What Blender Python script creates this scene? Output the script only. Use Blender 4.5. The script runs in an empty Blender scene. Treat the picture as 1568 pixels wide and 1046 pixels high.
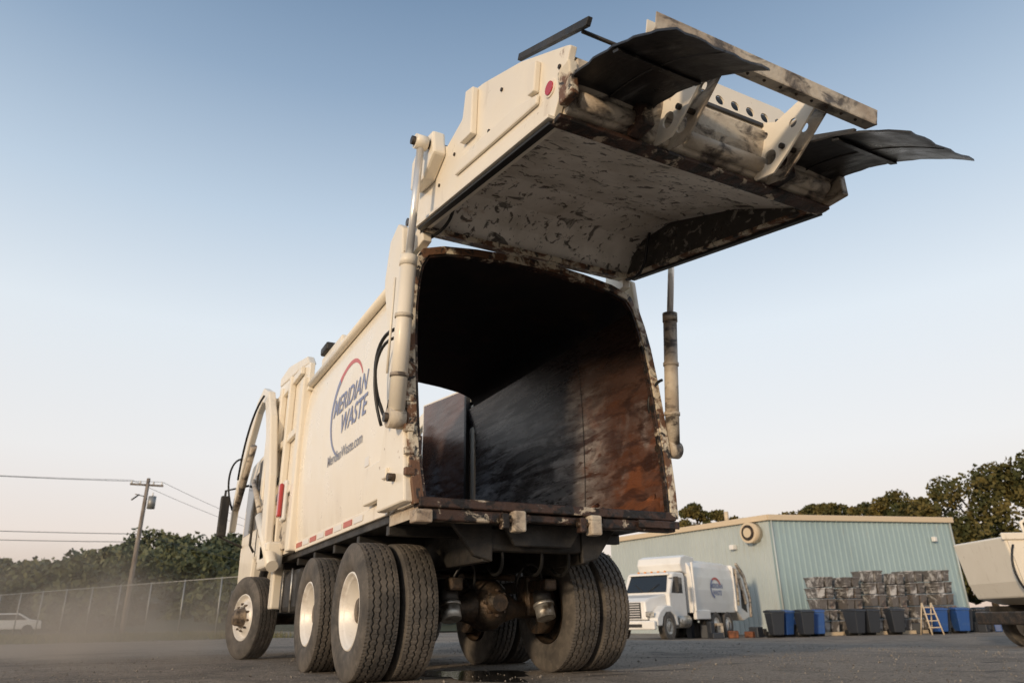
import bpy, bmesh, math, random
import numpy as np
from mathutils import Matrix, Vector
random.seed(4); RNG=np.random.default_rng(7)
S=bpy.context.scene
# ------------------------------------------------------------ helpers
def empty(name,loc=(0,0,0),rz=0):
    o=bpy.data.objects.new(name,None);o.empty_display_size=.3
    bpy.context.collection.objects.link(o);o.location=loc;o.rotation_euler=(0,0,rz);return o
def mk(name,verts,faces,mat,parent=None,smooth=False,bevel=0,fix=True):
    me=bpy.data.meshes.new(name);me.from_pydata([tuple(v) for v in verts],[],faces);me.update()
    if fix:
        bm=bmesh.new();bm.from_mesh(me);bmesh.ops.recalc_face_normals(bm,faces=bm.faces);bm.to_mesh(me);bm.free()
    if smooth:
        me.polygons.foreach_set('use_smooth',[True]*len(me.polygons))
    o=bpy.data.objects.new(name,me);bpy.context.collection.objects.link(o)
    if mat: me.materials.append(mat)
    if parent: o.parent=parent
    if bevel:
        b=o.modifiers.new('b','BEVEL');b.width=bevel;b.segments=2;b.limit_method='ANGLE';b.angle_limit=math.radians(35)
    return o
def box(name,x0,x1,y0,y1,z0,z1,mat,parent=None,bevel=.006,shear=0):
    v=[(x0,y0,z0),(x1,y0,z0),(x1,y1,z0),(x0,y1,z0),(x0,y0+shear,z1),(x1,y0+shear,z1),(x1,y1+shear,z1),(x0,y1+shear,z1)]
    return mk(name,v,[(0,3,2,1),(4,5,6,7),(0,1,5,4),(1,2,6,5),(2,3,7,6),(3,0,4,7)],mat,parent,bevel=bevel)
def sbox(name,s,xa,xb,*a,**k):
    x0,x1=sorted((s*xa,s*xb));return box(name,x0,x1,*a,**k)
def prism(name,prof,a0,a1,axis,mat,parent=None,bevel=.006,smooth=False):
    def P(p,a): return {'X':(a,p[0],p[1]),'Y':(p[0],a,p[1]),'Z':(p[0],p[1],a)}[axis]
    n=len(prof);v=[P(p,a0) for p in prof]+[P(p,a1) for p in prof]
    f=[tuple(range(n)),tuple(range(2*n-1,n-1,-1))]+[(i,(i+1)%n,n+(i+1)%n,n+i) for i in range(n)]
    return mk(name,v,f,mat,parent,bevel=bevel,smooth=smooth)
def frame(d):
    d=Vector(d).normalized();a=Vector((0,0,1)) if abs(d.z)<.9 else Vector((1,0,0))
    u=d.cross(a).normalized();return u,d.cross(u).normalized()
def tube(name,path,r,mat,parent=None,seg=16,cap=True):
    path=[Vector(p) for p in path];v=[];f=[]
    rr=r if isinstance(r,(list,tuple)) else [r]*len(path)
    u0=None
    for i,p in enumerate(path):
        d=(path[min(i+1,len(path)-1)]-path[max(i-1,0)])
        u,w=frame(d)
        if u0 is not None:
            dd=d.normalized();u=(u0-dd*u0.dot(dd)).normalized();w=dd.cross(u)
        u0=u
        for k in range(seg):
            a=2*math.pi*k/seg;v.append(p+(u*math.cos(a)+w*math.sin(a))*rr[i])
    for i in range(len(path)-1):
        for k in range(seg):
            f.append((i*seg+k,i*seg+(k+1)%seg,(i+1)*seg+(k+1)%seg,(i+1)*seg+k))
    if cap: f.append(tuple(range(seg)));f.append(tuple(range((len(path)-1)*seg,len(path)*seg)))
    o=mk(name,v,f,mat,parent)
    for p in o.data.polygons: p.use_smooth=len(p.vertices)==4
    return o
def bez(p0,p1,p2,p3,n=14):
    p0,p1,p2,p3=map(Vector,(p0,p1,p2,p3));r=[]
    for i in range(n+1):
        t=i/n;r.append(p0*(1-t)**3+p1*3*t*(1-t)**2+p2*3*t*t*(1-t)+p3*t**3)
    return r
def lathe(name,prof,mat,parent=None,seg=48,loc=(0,0,0)):
    v=[];f=[];n=len(prof)
    for k in range(seg):
        a=2*math.pi*k/seg
        for x,r in prof: v.append((loc[0]+x,loc[1]+r*math.cos(a),loc[2]+r*math.sin(a)))
    for k in range(seg):
        for i in range(n-1):
            k2=(k+1)%seg;f.append((k*n+i,k*n+i+1,k2*n+i+1,k2*n+i))
    return mk(name,v,f,mat,parent,smooth=True,bevel=0)
def plate(name,outline,holes,pos,th,plane,mat,parent=None):
    c=bpy.data.curves.new(name,'CURVE');c.dimensions='2D';c.fill_mode='BOTH';c.extrude=th/2
    def sp(pts):
        s=c.splines.new('POLY');s.points.add(len(pts)-1)
        for i,p in enumerate(pts): s.points[i].co=(p[0],p[1],0,1)
        s.use_cyclic_u=True
    sp(outline)
    for (a,b,r) in holes: sp([(a+r*math.cos(t*math.pi/10),b+r*math.sin(t*math.pi/10)) for t in range(20)])
    t=bpy.data.objects.new('tmp',c);bpy.context.collection.objects.link(t)
    me=bpy.data.meshes.new_from_object(t.evaluated_get(bpy.context.evaluated_depsgraph_get()))
    bpy.data.objects.remove(t)
    if plane=='YZ': M_=Matrix(((0,0,1,pos),(1,0,0,0),(0,1,0,0),(0,0,0,1)))
    else: M_=Matrix(((1,0,0,0),(0,0,-1,pos),(0,1,0,0),(0,0,0,1)))
    me.transform(M_);me.materials.clear();me.materials.append(mat)
    o=bpy.data.objects.new(name,me);bpy.context.collection.objects.link(o)
    if parent:o.parent=parent
    return o
def text(name,body,size,mat,fn,parent=None,shear=0,bold=0,align='CENTER'):
    c=bpy.data.curves.new(name,'FONT');c.body=body;c.size=size;c.shear=shear;c.offset=bold;c.align_x=align
    t=bpy.data.objects.new('tmp',c);bpy.context.collection.objects.link(t)
    me=bpy.data.meshes.new_from_object(t.evaluated_get(bpy.context.evaluated_depsgraph_get()))
    bpy.data.objects.remove(t)
    for v in me.vertices: v.co=fn(v.co.x,v.co.y)
    me.materials.clear();me.materials.append(mat)
    o=bpy.data.objects.new(name,me);bpy.context.collection.objects.link(o)
    if parent:o.parent=parent
    return o
# ------------------------------------------------------------ materials
def M(name,c1,rough=.5,metal=0,layers=(),bump=0,bscale=60,rvar=0,rscale=4,coat=0,spec=.5,bdist=.02):
    m=bpy.data.materials.new(name);m.use_nodes=True;nt=m.node_tree;N=nt.nodes;L=nt.links
    b=N['Principled BSDF'];b.inputs['Roughness'].default_value=rough;b.inputs['Metallic'].default_value=metal
    b.inputs['Coat Weight'].default_value=coat;b.inputs['Specular IOR Level'].default_value=spec
    tc=N.new('ShaderNodeTexCoord')
    def noise(sc,det=8,dist=0,off=0):
        mp=N.new('ShaderNodeMapping');L.new(tc.outputs['Object'],mp.inputs[0])
        if isinstance(sc,(int,float)): sc=(sc,sc,sc)
        mp.inputs['Scale'].default_value=sc;mp.inputs['Location'].default_value=(off,off*1.7,off*.6)
        n=N.new('ShaderNodeTexNoise');n.inputs['Scale'].default_value=1;n.inputs['Detail'].default_value=det
        n.inputs['Roughness'].default_value=.62;n.inputs['Distortion'].default_value=dist
        L.new(mp.outputs[0],n.inputs['Vector']);return n.outputs['Fac']
    def rng(o,lo,hi,a=0,bb=1):
        r=N.new('ShaderNodeMapRange');r.inputs[1].default_value=lo;r.inputs[2].default_value=hi;r.inputs[3].default_value=a;r.inputs[4].default_value=bb
        L.new(o,r.inputs[0]);return r.outputs[0]
    cur=None
    for i,(col,sc,lo,hi,*rest) in enumerate(layers):
        mx=N.new('ShaderNodeMix');mx.data_type='RGBA'
        if cur is None: mx.inputs[6].default_value=(*c1,1)
        else: L.new(cur,mx.inputs[6])
        mx.inputs[7].default_value=(*col,1)
        fac=rng(noise(sc,10,rest[0] if rest else 0,i*3.3+1),lo,hi,0,rest[1] if len(rest)>1 else 1)
        if len(rest)>2:
            ax,a,bb=rest[2];sx=N.new('ShaderNodeSeparateXYZ');L.new(tc.outputs['Object'],sx.inputs[0])
            g=rng(sx.outputs[ax],a,bb);mu=N.new('ShaderNodeMath');mu.operation='MULTIPLY';L.new(fac,mu.inputs[0]);L.new(g,mu.inputs[1]);fac=mu.outputs[0]
        L.new(fac,mx.inputs[0]);cur=mx.outputs[2]
    if cur is None: b.inputs['Base Color'].default_value=(*c1,1)
    else: L.new(cur,b.inputs['Base Color'])
    if rvar: L.new(rng(noise(rscale,8,0,9),.3,.7,max(.03,rough-rvar),min(1,rough+rvar)),b.inputs['Roughness'])
    if bump:
        bp=N.new('ShaderNodeBump');bp.inputs['Strength'].default_value=bump;bp.inputs['Distance'].default_value=bdist
        L.new(noise(bscale,8,0,5),bp.inputs['Height']);L.new(bp.outputs[0],b.inputs['Normal'])
    return m
m_paint=M('cream_paint',(.82,.75,.63),.38,0,[((.70,.62,.50),1.3,.45,.75,.5,.4),((.40,.31,.21),(6,6,1.5),.60,.80,.3,.5),((.22,.12,.06),9,.67,.73,0,.8)],bump=.03,bscale=8,rvar=.12,coat=.15)
m_side=M('body_side_paint',(.85,.78,.66),.33,0,[((.76,.68,.55),(.8,.8,.5),.45,.8,.6,.4),((.48,.38,.27),(3,3,1.2),.48,.8,.3,.6,(2,1.9,1.2)),((.6,.5,.38),(14,14,.8),.60,.80,0,.3)],bump=.04,bscale=3,rvar=.1,coat=.25)
m_chip=M('chipped_paint',(.66,.58,.45),.6,0,[((.15,.075,.04),7,.46,.54,.4),((.03,.025,.022),(11,11,11),.54,.6,.6)],bump=.5,bscale=25,rvar=.2)
m_chipd=M('worn_sill_steel',(.07,.04,.03),.45,.3,[((.55,.46,.35),(6,6,10),.56,.6,.4),((.02,.017,.016),9,.48,.56,.3)],bump=.6,bscale=25,rvar=.25)
m_dirty=M('grimy_beige',(.58,.51,.41),.6,0,[((.28,.20,.14),3,.42,.66,.5,.85),((.05,.04,.035),(5,5,9),.50,.62,.6,.9)],bump=.4,bscale=22,rvar=.2)
m_mottle=M('tailgate_liner',(.82,.77,.70),.5,0,[((.56,.51,.44),2.0,.4,.65,.4,.9),((.07,.06,.05),(9,9,9),.585,.625,.5,.92),((.09,.075,.06),(16,10,14),.60,.64,.6,.9),((.07,.06,.05),(3.2,4.5,3.5),.60,.64,.8,.85),((.35,.22,.12),5,.64,.72,.3,.6)],bump=.5,bscale=14,rvar=.15)
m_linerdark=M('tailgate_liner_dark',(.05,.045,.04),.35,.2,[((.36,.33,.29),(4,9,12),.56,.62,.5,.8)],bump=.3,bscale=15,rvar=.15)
m_in=M('hopper_steel',(.38,.39,.41),.28,.1,[((.78,.78,.80),(1,1.6,9),.50,.60,.4,.85),((.035,.035,.04),(1,.8,7),.50,.58,.6,.93),((.06,.05,.047),(1,1.2,2.2),.50,.60,.8,.8),((.025,.02,.02),(1,5,22),.54,.62,.4,.8),((.11,.045,.025),(.8,.8,.8),.28,.45,.3,.95,(1,1.75,.7)),((.20,.075,.035),(1.5,2,3),.50,.62,.6,.8,(1,1.9,.6)),((.035,.016,.012),(2,3,7),.46,.58,.6,.85,(1,2.0,.3)),((.03,.022,.02),(1,1,1),0.0,.3,.3,.88,(2,2.0,2.75)),((.13,.055,.032),(1,1,1),0.2,.5,.3,.7,(1,4.0,4.25))],bump=.10,bscale=(2,1,16),rvar=.12,rscale=(2,2,14))  # pale base and bright streaks carry sky glare and brushed highlights in colour
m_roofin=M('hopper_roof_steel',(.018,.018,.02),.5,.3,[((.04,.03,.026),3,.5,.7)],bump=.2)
m_rust=M('rust',(.24,.085,.035),.7,.1,[((.05,.02,.012),6,.4,.65,.5)],bump=.4,bscale=30)
m_black=M('black_chassis',(.022,.021,.02),.55,.1,[((.09,.075,.06),5,.45,.8,.3,.7)],bump=.3,bscale=30,rvar=.15)
m_grease=M('greasy_iron',(.04,.032,.025),.42,.5,[((.14,.09,.055),7,.45,.7,.3,.8)],bump=.6,bscale=30,rvar=.2)
m_tire=M('tyre_rubber',(.055,.05,.045),.8,0,[((.18,.155,.13),4,.38,.72,.2,.8),((.22,.19,.16),(14,14,14),.52,.78,0,.5)],bump=.25,bscale=80)
m_rim=M('white_rim',(.76,.72,.66),.4,.1,[((.36,.29,.22),6,.5,.75,.4,.7)],bump=.1)
m_hub=M('hub_grease',(.24,.18,.12),.5,.4,[((.05,.035,.025),12,.4,.6)],bump=.4)
m_chrome=M('cylinder_rod_chrome',(.78,.77,.75),.30,.6)
m_alu=M('brake_can_metal',(.5,.49,.46),.4,.7,[((.10,.08,.06),9,.45,.65)],bump=.2)
m_rubber=M('black_hose',(.015,.015,.015),.5)
m_panel=M('black_rubber_panel',(.02,.019,.019),.42,0,[((.12,.115,.11),(9,2,3),.55,.68,.8,.8),((.006,.006,.006),(10,2.5,3),.52,.62,.5,.8)],bump=.35,bscale=(18,4,6),rvar=.2)
m_red=M('red_lens',(.45,.02,.015),.2,0,coat=.5)
m_redtape=M('red_reflector',(.50,.12,.09),.4);m_whitetape=M('white_reflector',(.75,.72,.68),.35)
m_lblue=M('logo_blue',(.19,.22,.37),.4);m_lred=M('logo_red',(.55,.10,.09),.4);m_lgrey=M('logo_grey',(.24,.24,.28),.4)
m_glass=M('dark_glass',(.02,.025,.03),.06,0,spec=.8)
m_white=M('white_truck_paint',(.80,.78,.74),.35,0,[((.6,.55,.47),1.5,.5,.8,.3,.5)],coat=.3)

# ------------------------------------------------------------ ground
def gh(x): 
    t=min(max((x-3)/17,0),1);return -.4*t*t*(3-2*t)
def sheet(name,xs,ys,off,mat):
    v=[(x,y,gh(x)+off) for y in ys for x in xs];n=len(xs)
    f=[(j*n+i,j*n+i+1,(j+1)*n+i+1,(j+1)*n+i) for j in range(len(ys)-1) for i in range(n-1)]
    return mk(name,v,f,mat,None,smooth=True,fix=False)
XS=[3+17*i/14 for i in range(15)]
m_ter=M('terrain_grass',(.07,.07,.03),.95,0,[((.15,.12,.07),.15,.4,.6,.3),((.04,.05,.02),2,.45,.65)],bump=.5,bscale=3)
m_asph=M('dusty_asphalt',(.31,.262,.215),.9,0,[((.40,.345,.285),(.3,.3,.3),.42,.7,.5,.8),((.17,.147,.125),(.8,.8,1),.50,.66,.8,.8),((.06,.052,.046),(.9,2.2,1),.61,.68,.6,.8),((.62,.55,.47),(38,38,38),.60,.67,0,.8),((.06,.052,.047),(50,50,50),.54,.62,0,.85),((.12,.105,.09),(14,14,14),.55,.65,0,.6)],bump=1.0,bscale=45,bdist=.04,spec=.2)
sheet('ground_terrain',[-900,-100,-30,-8]+XS+[40,100,900],[-300,-40,20,80,900],-.03,m_ter)
sheet('asphalt_lot',[-90,-30,-8,-1]+XS+[30,60,90],[-40,-10,5,21.5],0,m_asph)
sheet('asphalt_yard',XS+[30,60,90],[21.5,30,45,70],0,m_asph)
pd=[];
for k in range(28):
    a=k*2*math.pi/28;rr=1+.25*math.sin(3*a+1)+.12*math.sin(7*a);pd.append((-.05+.42*rr*math.cos(a),1.35+.75*rr*math.sin(a),.004))
mk('oil_puddle',pd,[tuple(range(28))],M('puddle_wet',(.03,.027,.024),.08,0,[((.08,.07,.06),6,.5,.6)],bump=.05,bscale=20))
def gravel():
    v=[];f=[]
    for i in range(11000):
        if i<9000: x=RNG.uniform(-7,9);y=RNG.uniform(-3.6,9)
        else: x=RNG.uniform(-12,25);y=RNG.uniform(2,20)
        s=RNG.uniform(.003,.010)*(1.5 if i>9000 else 1)*(2.2 if i%45==0 else 1);z=gh(x)+s*.4;b=len(v)
        a=RNG.uniform(0,6.28)
        for k in range(4): v.append((x+s*math.cos(a+k*1.57)*RNG.uniform(.6,1.2),y+s*math.sin(a+k*1.57)*RNG.uniform(.6,1.2),z))
        v.append((x,y,z+s*.8));v.append((x,y,z-s))
        for k in range(4): f.append((b+k,b+(k+1)%4,b+4));f.append((b+(k+1)%4,b+k,b+5))
    mk('loose_gravel',v,f,M('gravel_stone',(.34,.30,.25),.9,0,[((.10,.09,.08),20,.4,.6)]),None,fix=False)
gravel()
# ------------------------------------------------------------ tyres
def tyre_mesh(name='tyre',R=.525,na=340):
    cols=[(-.105,.29,0),(-.125,.31,0),(-.138,.36,0),(-.142,.41,0),(-.139,.455,0),(-.132,.49,0),(-.126,.508,0)]
    nt_=60
    tr=[(-.12+.24*i/nt_) for i in range(nt_+1)]
    allc=[(x,r,0) for x,r,_ in cols]+[(x,R-.005*(x/.12)**2,1) for x in tr]+[(-x,r,0) for x,r,_ in reversed(cols)]
    n=len(allc);v=np.zeros((na,n,3))
    for k in range(na):
        a=2*math.pi*k/na;t=k/na
        for j,(x,r,tread) in enumerate(allc):
            if tread:
                g=0
                for q,gx in enumerate((-.078,-.027,.027,.078)):
                    ph=(t*56+q*.5)%1;tri=abs(ph*2-1)*2-1
                    if abs(x-gx-.007*tri)<.006: g=.018
                if abs(x)>.1 and (t*112)%1<.3: g=max(g,.006)
                if .034<abs(x)<.07 and (t*85)%1<.22: g=max(g,.003)
                r=r-g
            elif .455<r<.5 and (t*112)%1<.3: r-=.003
            v[k,j]=(x,r*math.cos(a),r*math.sin(a))
    V=v.reshape(-1,3)
    F=[(k*n+j,k*n+j+1,((k+1)%na)*n+j+1,((k+1)%na)*n+j) for k in range(na) for j in range(n-1)]
    me=bpy.data.meshes.new(name);me.from_pydata(V.tolist(),[],F);me.materials.append(m_tire)
    for p in me.polygons:
        j=p.index%(n-1);p.use_smooth=(j<6 or j>=n-7)
    bm=bmesh.new();bm.from_mesh(me);bmesh.ops.recalc_face_normals(bm,faces=bm.faces);bm.to_mesh(me);bm.free()
    return me
TY=tyre_mesh()
def wheel(parent,x,y,z,out,kind='dual',inner=False,steer=0):
    G=bpy.data.objects.new('wheel',None);bpy.context.collection.objects.link(G);G.parent=parent;G.location=(x,y,z);G.rotation_euler=(0,0,steer)
    t=bpy.data.objects.new('tyre',TY);bpy.context.collection.objects.link(t);t.parent=G;t.rotation_euler=(random.uniform(0,6),0,0)
    if inner: return
    if kind=='dual': pr=[(.108,.300),(.122,.292),(.118,.280),(.098,.272),(.085,.262),(.08,.25),(-.03,.243),(-.055,.22),(-.06,.16),(-.06,.14)]
    else: pr=[(.108,.300),(.122,.292),(.118,.280),(.098,.272),(.06,.255),(.055,.24),(.10,.19),(.125,.16),(.125,.13)]
    pr=[(a*out,b) for a,b in pr]
    lathe('rim',pr,m_rim,G,48)
    h=-.06 if kind=='dual' else .125
    lathe('hub',[(a*out,b) for a,b in [(h,.145),(h,.115),(h+.09,.105),(h+.11,.09),(h+.115,.0)]],m_hub,G,32)
    for k in range(10):
        a=k*math.pi/5+.2;cy=.168*math.cos(a);cz=.168*math.sin(a)
        hh=h if kind=='dual' else .11
        tube('lug_nut',[(out*(hh-.01),cy,cz),(out*(hh+.035),cy,cz)],.017,m_hub,G,6)
        if kind=='dual' and k%2==0:
            a+=.31;cy=.205*math.cos(a);cz=.205*math.sin(a)
            tube('hand_hole',[(out*(-.062),cy,cz),(out*(-.054),cy,cz)],.024,m_black,G,14)
# ------------------------------------------------------------ MAIN TRUCK
T=empty('garbage_truck')
def lean(z): return .13*(z-1.19)
prof=[(1.107,1.19),(1.135,1.45),(1.152,1.75),(1.16,2.1),(1.16,2.45),(1.15,2.75),(1.125,2.98),(1.092,3.15),(1.02,3.28),(.85,3.34),(.55,3.385),(.25,3.41),(0,3.415)]
full=[(-x,z) for x,z in prof]+[(x,z) for x,z in reversed(prof[:-1])]
def hw(z):
    for (xa,za),(xb,zb) in zip(prof,prof[1:]):
        if za<=z<=zb: return xa+(xb-xa)*(z-za)/(zb-za)
    return 1.1
def off(pl,d):
    r=[]
    for i,p in enumerate(pl):
        a=Vector(pl[max(i-1,0)]);b=Vector(pl[min(i+1,len(pl)-1)]);t=(b-a).normalized();n=Vector((-t.y,t.x))
        r.append((p[0]+n.x*d,p[1]+n.y*d))
    return r
def loft(name,pl,y0,y1,mat,flat=False,n=8):
    v=[];m=len(pl)
    for k in range(n+1):
        for x,z in pl:
            a=y0(z) if callable(y0) else y0;b=y1
            v.append((x,a+(b-a)*k/n,z))
    f=[(k*m+i,k*m+i+1,(k+1)*m+i+1,(k+1)*m+i) for k in range(n) for i in range(m-1)]
    return mk(name,v,f,mat,T,smooth=not flat)
YR=3.80
loft('body_shell_left',[p for p in full if p[0]<0 and p[1]<3.2],lambda z:lean(z)+.02,3.95,m_side)
loft('body_shell_right',[p for p in full if p[0]>0 and p[1]<3.2],lambda z:lean(z)+.02,3.95,m_side)
loft('body_shell_roof',[p for p in full if p[1]>3.1],lambda z:lean(z)+.02,YR,m_side)
inner=off(full,-.035)
left=[p for p in inner if p[0]<0 and p[1]<3.2];right=[p for p in inner if p[0]>0 and p[1]<3.2]
roof=[left[-1]]+[p for p in inner if p[1]>=3.2]+[right[0]]
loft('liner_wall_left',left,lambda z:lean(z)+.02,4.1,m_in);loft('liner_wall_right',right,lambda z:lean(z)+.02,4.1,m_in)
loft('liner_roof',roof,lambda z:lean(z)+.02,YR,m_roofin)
HE=5.85
for s,nm in((-1,'left'),(1,'right')):
    prism('hopper_wall_'+nm,[(3.82,3.1),(4.1,3.1),(4.1,1.2),(HE,1.2),(HE,3.70),(4.4,3.54),(3.82,3.45)],s*1.10,s*1.16,'X',m_side,T)
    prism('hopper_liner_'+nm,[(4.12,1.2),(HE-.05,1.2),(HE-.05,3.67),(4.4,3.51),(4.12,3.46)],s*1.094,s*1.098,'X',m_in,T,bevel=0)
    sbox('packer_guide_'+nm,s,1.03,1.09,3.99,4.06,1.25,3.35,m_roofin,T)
box('hopper_front_wall',-1.1,1.1,HE,HE+.06,1.2,3.2,m_in,T)
box('body_floor',-1.10,1.10,.06,HE,1.13,1.215,m_black,T)
prism('floor_gusset_right',[(.82,1.217),(1.09,1.217),(1.09,1.38)],.1,3.9,'Y',m_rust,T,bevel=0)
box('floor_ledge',.45,1.07,.12,.19,1.217,1.25,m_rust,T)
prism('corner_gusset',[(.15,1.24),(.6,1.24),(.15,1.42)],1.06,1.085,'X',m_rust,T,bevel=.004)
tube('ledge_bar',[(.5,.3,1.26),(1.0,.9,1.42)],.02,m_rust,T,8)
loft('wall_weld_seam',[(x*(1-.004/abs(x)) ,z) for x,z in right],1.25,1.262,m_roofin,True,1)
def ring(name,o1,o2,d0,d1,mat):
    A=off(full,o1);B=off(full,o2);v=[];f=[];n=len(full)
    for i in range(n):
        for (p,d) in((A[i],d0),(B[i],d0),(B[i],d1),(A[i],d1)): v.append((p[0],lean(p[1])+d,p[1]))
    for i in range(n-1):
        for k in range(4): f.append((i*4+k,i*4+(k+1)%4,(i+1)*4+(k+1)%4,(i+1)*4+k))
    f+= [(0,1,2,3),((n-1)*4,(n-1)*4+1,(n-1)*4+2,(n-1)*4+3)]
    return mk(name,v,f,mat,T,bevel=.004)
ring('rear_frame_ring',.045,-.03,-.04,.03,m_chip)
ring('rear_frame_collar',.05,.003,.032,.30,m_paint)
ring('rear_seal_edge',-.032,-.052,-.03,.02,m_chipd)
for s in(-1,1):
    prism('rear_post',[(.0,1.2),(.62,1.2),(.62,1.55),(.50,1.9),(.55,2.6),(.72,3.12),(.72,3.2),(.62,3.52),(.42,3.60),(.30,3.50),(.27,3.2)],s*1.135,s*1.215 if s<0 else 1.19,'X',m_paint,T,bevel=.015)
for z in (1.4,1.55,1.72,1.95,2.2,2.35,2.75): box('post_tab',-1.222,-1.15,lean(z)-.055,lean(z)-.01,z-.02,z+.03+.02*(z%.3),m_chip,T)
box('sill_beam',-1.12,1.12,-.05,.07,1.165,1.235,m_chipd,T,bevel=.01)
box('sill_lower',-1.08,-.42,-.03,.08,1.08,1.163,m_chipd,T,bevel=.012)
box('sill_lower_mid',-.30,.24,-.01,.08,1.10,1.163,m_chipd,T,bevel=.012)
box('sill_lower_right',.40,1.12,-.03,.08,1.08,1.163,m_chipd,T,bevel=.012)
box('sill_end_right',.72,1.13,-.07,-.052,1.10,1.16,m_chipd,T)
box('sill_end_left',-1.15,-1.02,-.06,.06,1.06,1.15,m_dirty,T,bevel=.012)
for x in(-.36,.30):
    box('latch_block',x-.05,x+.05,-.10,.0,1.02,1.17,m_dirty,T,bevel=.015)
    box('latch_ear',x-.13,x-.07,-.07,.0,1.04,1.15,m_chipd,T,bevel=.01)
    tube('latch_pin',[(x-.15,-.05,1.10),(x+.08,-.05,1.10)],.018,m_grease,T,10)
box('sill_skirt_left',-1.115,-1.105,.0,.6,1.10,1.2,m_dirty,T)
for s in(-1,1):
    prism('hinge_ear',[(.22,3.38),(.55,3.36),(.50,3.62),(.38,3.70),(.26,3.66)],s*.98,s*1.06,'X',m_paint,T,bevel=.01)
    tube('hinge_pin',[(s*.92,.36,3.60),(s*1.16,.36,3.60)],.035,m_grease,T)
tube('top_rail',[(-1.125,.7,3.17),(-1.125,3.95,3.17)],.045,m_paint,T,12)
tube('top_rail',[(1.125,.7,3.17),(1.125,3.95,3.17)],.045,m_paint,T,12)
for s in(-1,1):
    sbox('side_rib',s,1.1,1.215,3.88,4.08,1.2,3.28,m_paint,T,bevel=.02)
    for y in (4.6,5.2,5.72): sbox('hopper_rib',s,1.161,1.24,y,y+.11,1.2,3.5,m_paint,T,bevel=.015)
    for z in (1.9,2.6,3.38): sbox('hopper_stringer',s,1.161,1.215,4.1,HE,z,z+.10,m_paint,T,bevel=.012)
    sbox('hopper_panel_lower',s,1.161,1.20,4.1,4.58,1.25,1.86,m_dirty,T,bevel=.012)
    sbox('lower_rail',s,1.07,1.128,.62,3.9,1.19,1.30,m_paint,T,bevel=.008)
box('roof_bracket',-1.06,-.9,2.75,3.66,3.33,3.46,m_paint,T,bevel=.02)
box('roof_latch',-1.10,-.94,3.3,3.6,3.46,3.56,m_black,T,bevel=.02)
prism('hopper_canopy',[(3.9,3.46),(4.1,3.62),(5.3,3.86),(5.9,3.86),(5.9,3.72),(4.4,3.55)],-1.16,-1.06,'X',m_paint,T,bevel=.02)
box('toolbox_door',-1.19,-1.13,.66,1.08,1.31,1.62,m_paint,T,bevel=.012)
box('marker_block',-1.24,-1.19,.36,.46,1.42,1.50,m_paint,T,bevel=.01)
tube('side_knob',[(-1.20,.22,1.40),(-1.27,.22,1.40)],.03,m_grease,T)
for k in range(8):
    y=1.25+k*.33
    box('reflector_tape',-1.134,-1.130,y,y+.27,1.225,1.275,m_redtape if k%2 else m_whitetape,T,bevel=0)
box('warning_decal',-1.220,-1.2165,.08,.22,1.75,1.86,m_whitetape,T,bevel=0);box('warning_decal_red',-1.2225,-1.2205,.10,.20,1.80,1.845,m_lred,T,bevel=0)
box('small_decal',-1.152,-1.149,1.10,1.22,1.66,1.74,m_whitetape,T,bevel=0)
box('side_lamp',-1.30,-1.252,4.25,4.38,1.62,2.02,m_red,T,bevel=.02);box('side_lamp_base',-1.25,-1.2,4.22,4.41,1.58,2.06,m_white,T,bevel=.02)
def side(cy,cz):
    return lambda u,v:(-(hw(cz+v)+.005),cy-u,cz+v)
text('logo_text_meridian','MERIDIAN',.255,m_lblue,side(1.84,2.38),T,shear=.25,bold=.004)
text('logo_text_waste','WASTE',.265,m_lblue,side(1.68,2.15),T,shear=.25,bold=.004)
text('logo_text_web','MeridianWaste.com',.15,m_lgrey,side(1.92,1.90),T,bold=.001)
def arc(name,a0,a1,w0,w1,mat,x=.003):
    v=[];f=[];n=40
    for i in range(n+1):
        t=i/n;a=math.radians(a0+(a1-a0)*t);w=(w0+(w1-w0)*t)
        for r in(.50-w,.50):
            z=2.38+r*.95*math.sin(a);v.append((-(hw(z)+x),1.95-r*1.15*math.cos(a),z))
    f=[(2*i,2*i+1,2*i+3,2*i+2) for i in range(n)]
    mk(name,v,f,mat,T)
arc('logo_arc_red',25,125,.015,.08,m_lred);arc('logo_arc_blue',125,255,.08,.02,m_lblue)
# ---- lift cylinders
for s in(-1,1):
    x=s*1.27;nm='left' if s<0 else 'right'
    a,b,c=Vector((x,.08,1.85)),Vector((x,-.05,3.0)),Vector((x,-.22,3.93))
    tube('lift_barrel_'+nm,[a,b],.062,m_paint if s<0 else m_dirty,T,24)
    tube('barrel_gland_'+nm,[b-(b-a)*.03,b+(b-a)*.04],.068,m_paint if s<0 else m_dirty,T,24)
    tube('lift_rod_'+nm,[b,c],.03,m_chrome,T,16)
    tube('lift_eye_'+nm,[(x-.06,.09,1.80),(x+.06,.09,1.80)],.075,m_dirty,T,20)
    tube('lift_pin_'+nm,[(s*1.1,.09,1.80),(s*1.36,.09,1.80)],.035,m_grease,T)
    tube('rod_eye_'+nm,[(x-.05,-.23,3.98),(x+.05,-.23,3.98)],.06,m_paint,T,20)
    tube('rod_pin_'+nm,[(s*1.05,-.23,3.98),(s*1.35,-.23,3.98)],.035,m_grease,T)
    for z in(2.1,2.55,): tube('barrel_clamp_'+nm,[(x,.08-(z-1.85)*.113,z),(x,.08-(z+.03-1.85)*.113,z+.03)],.07,m_dirty,T,20)
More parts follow.
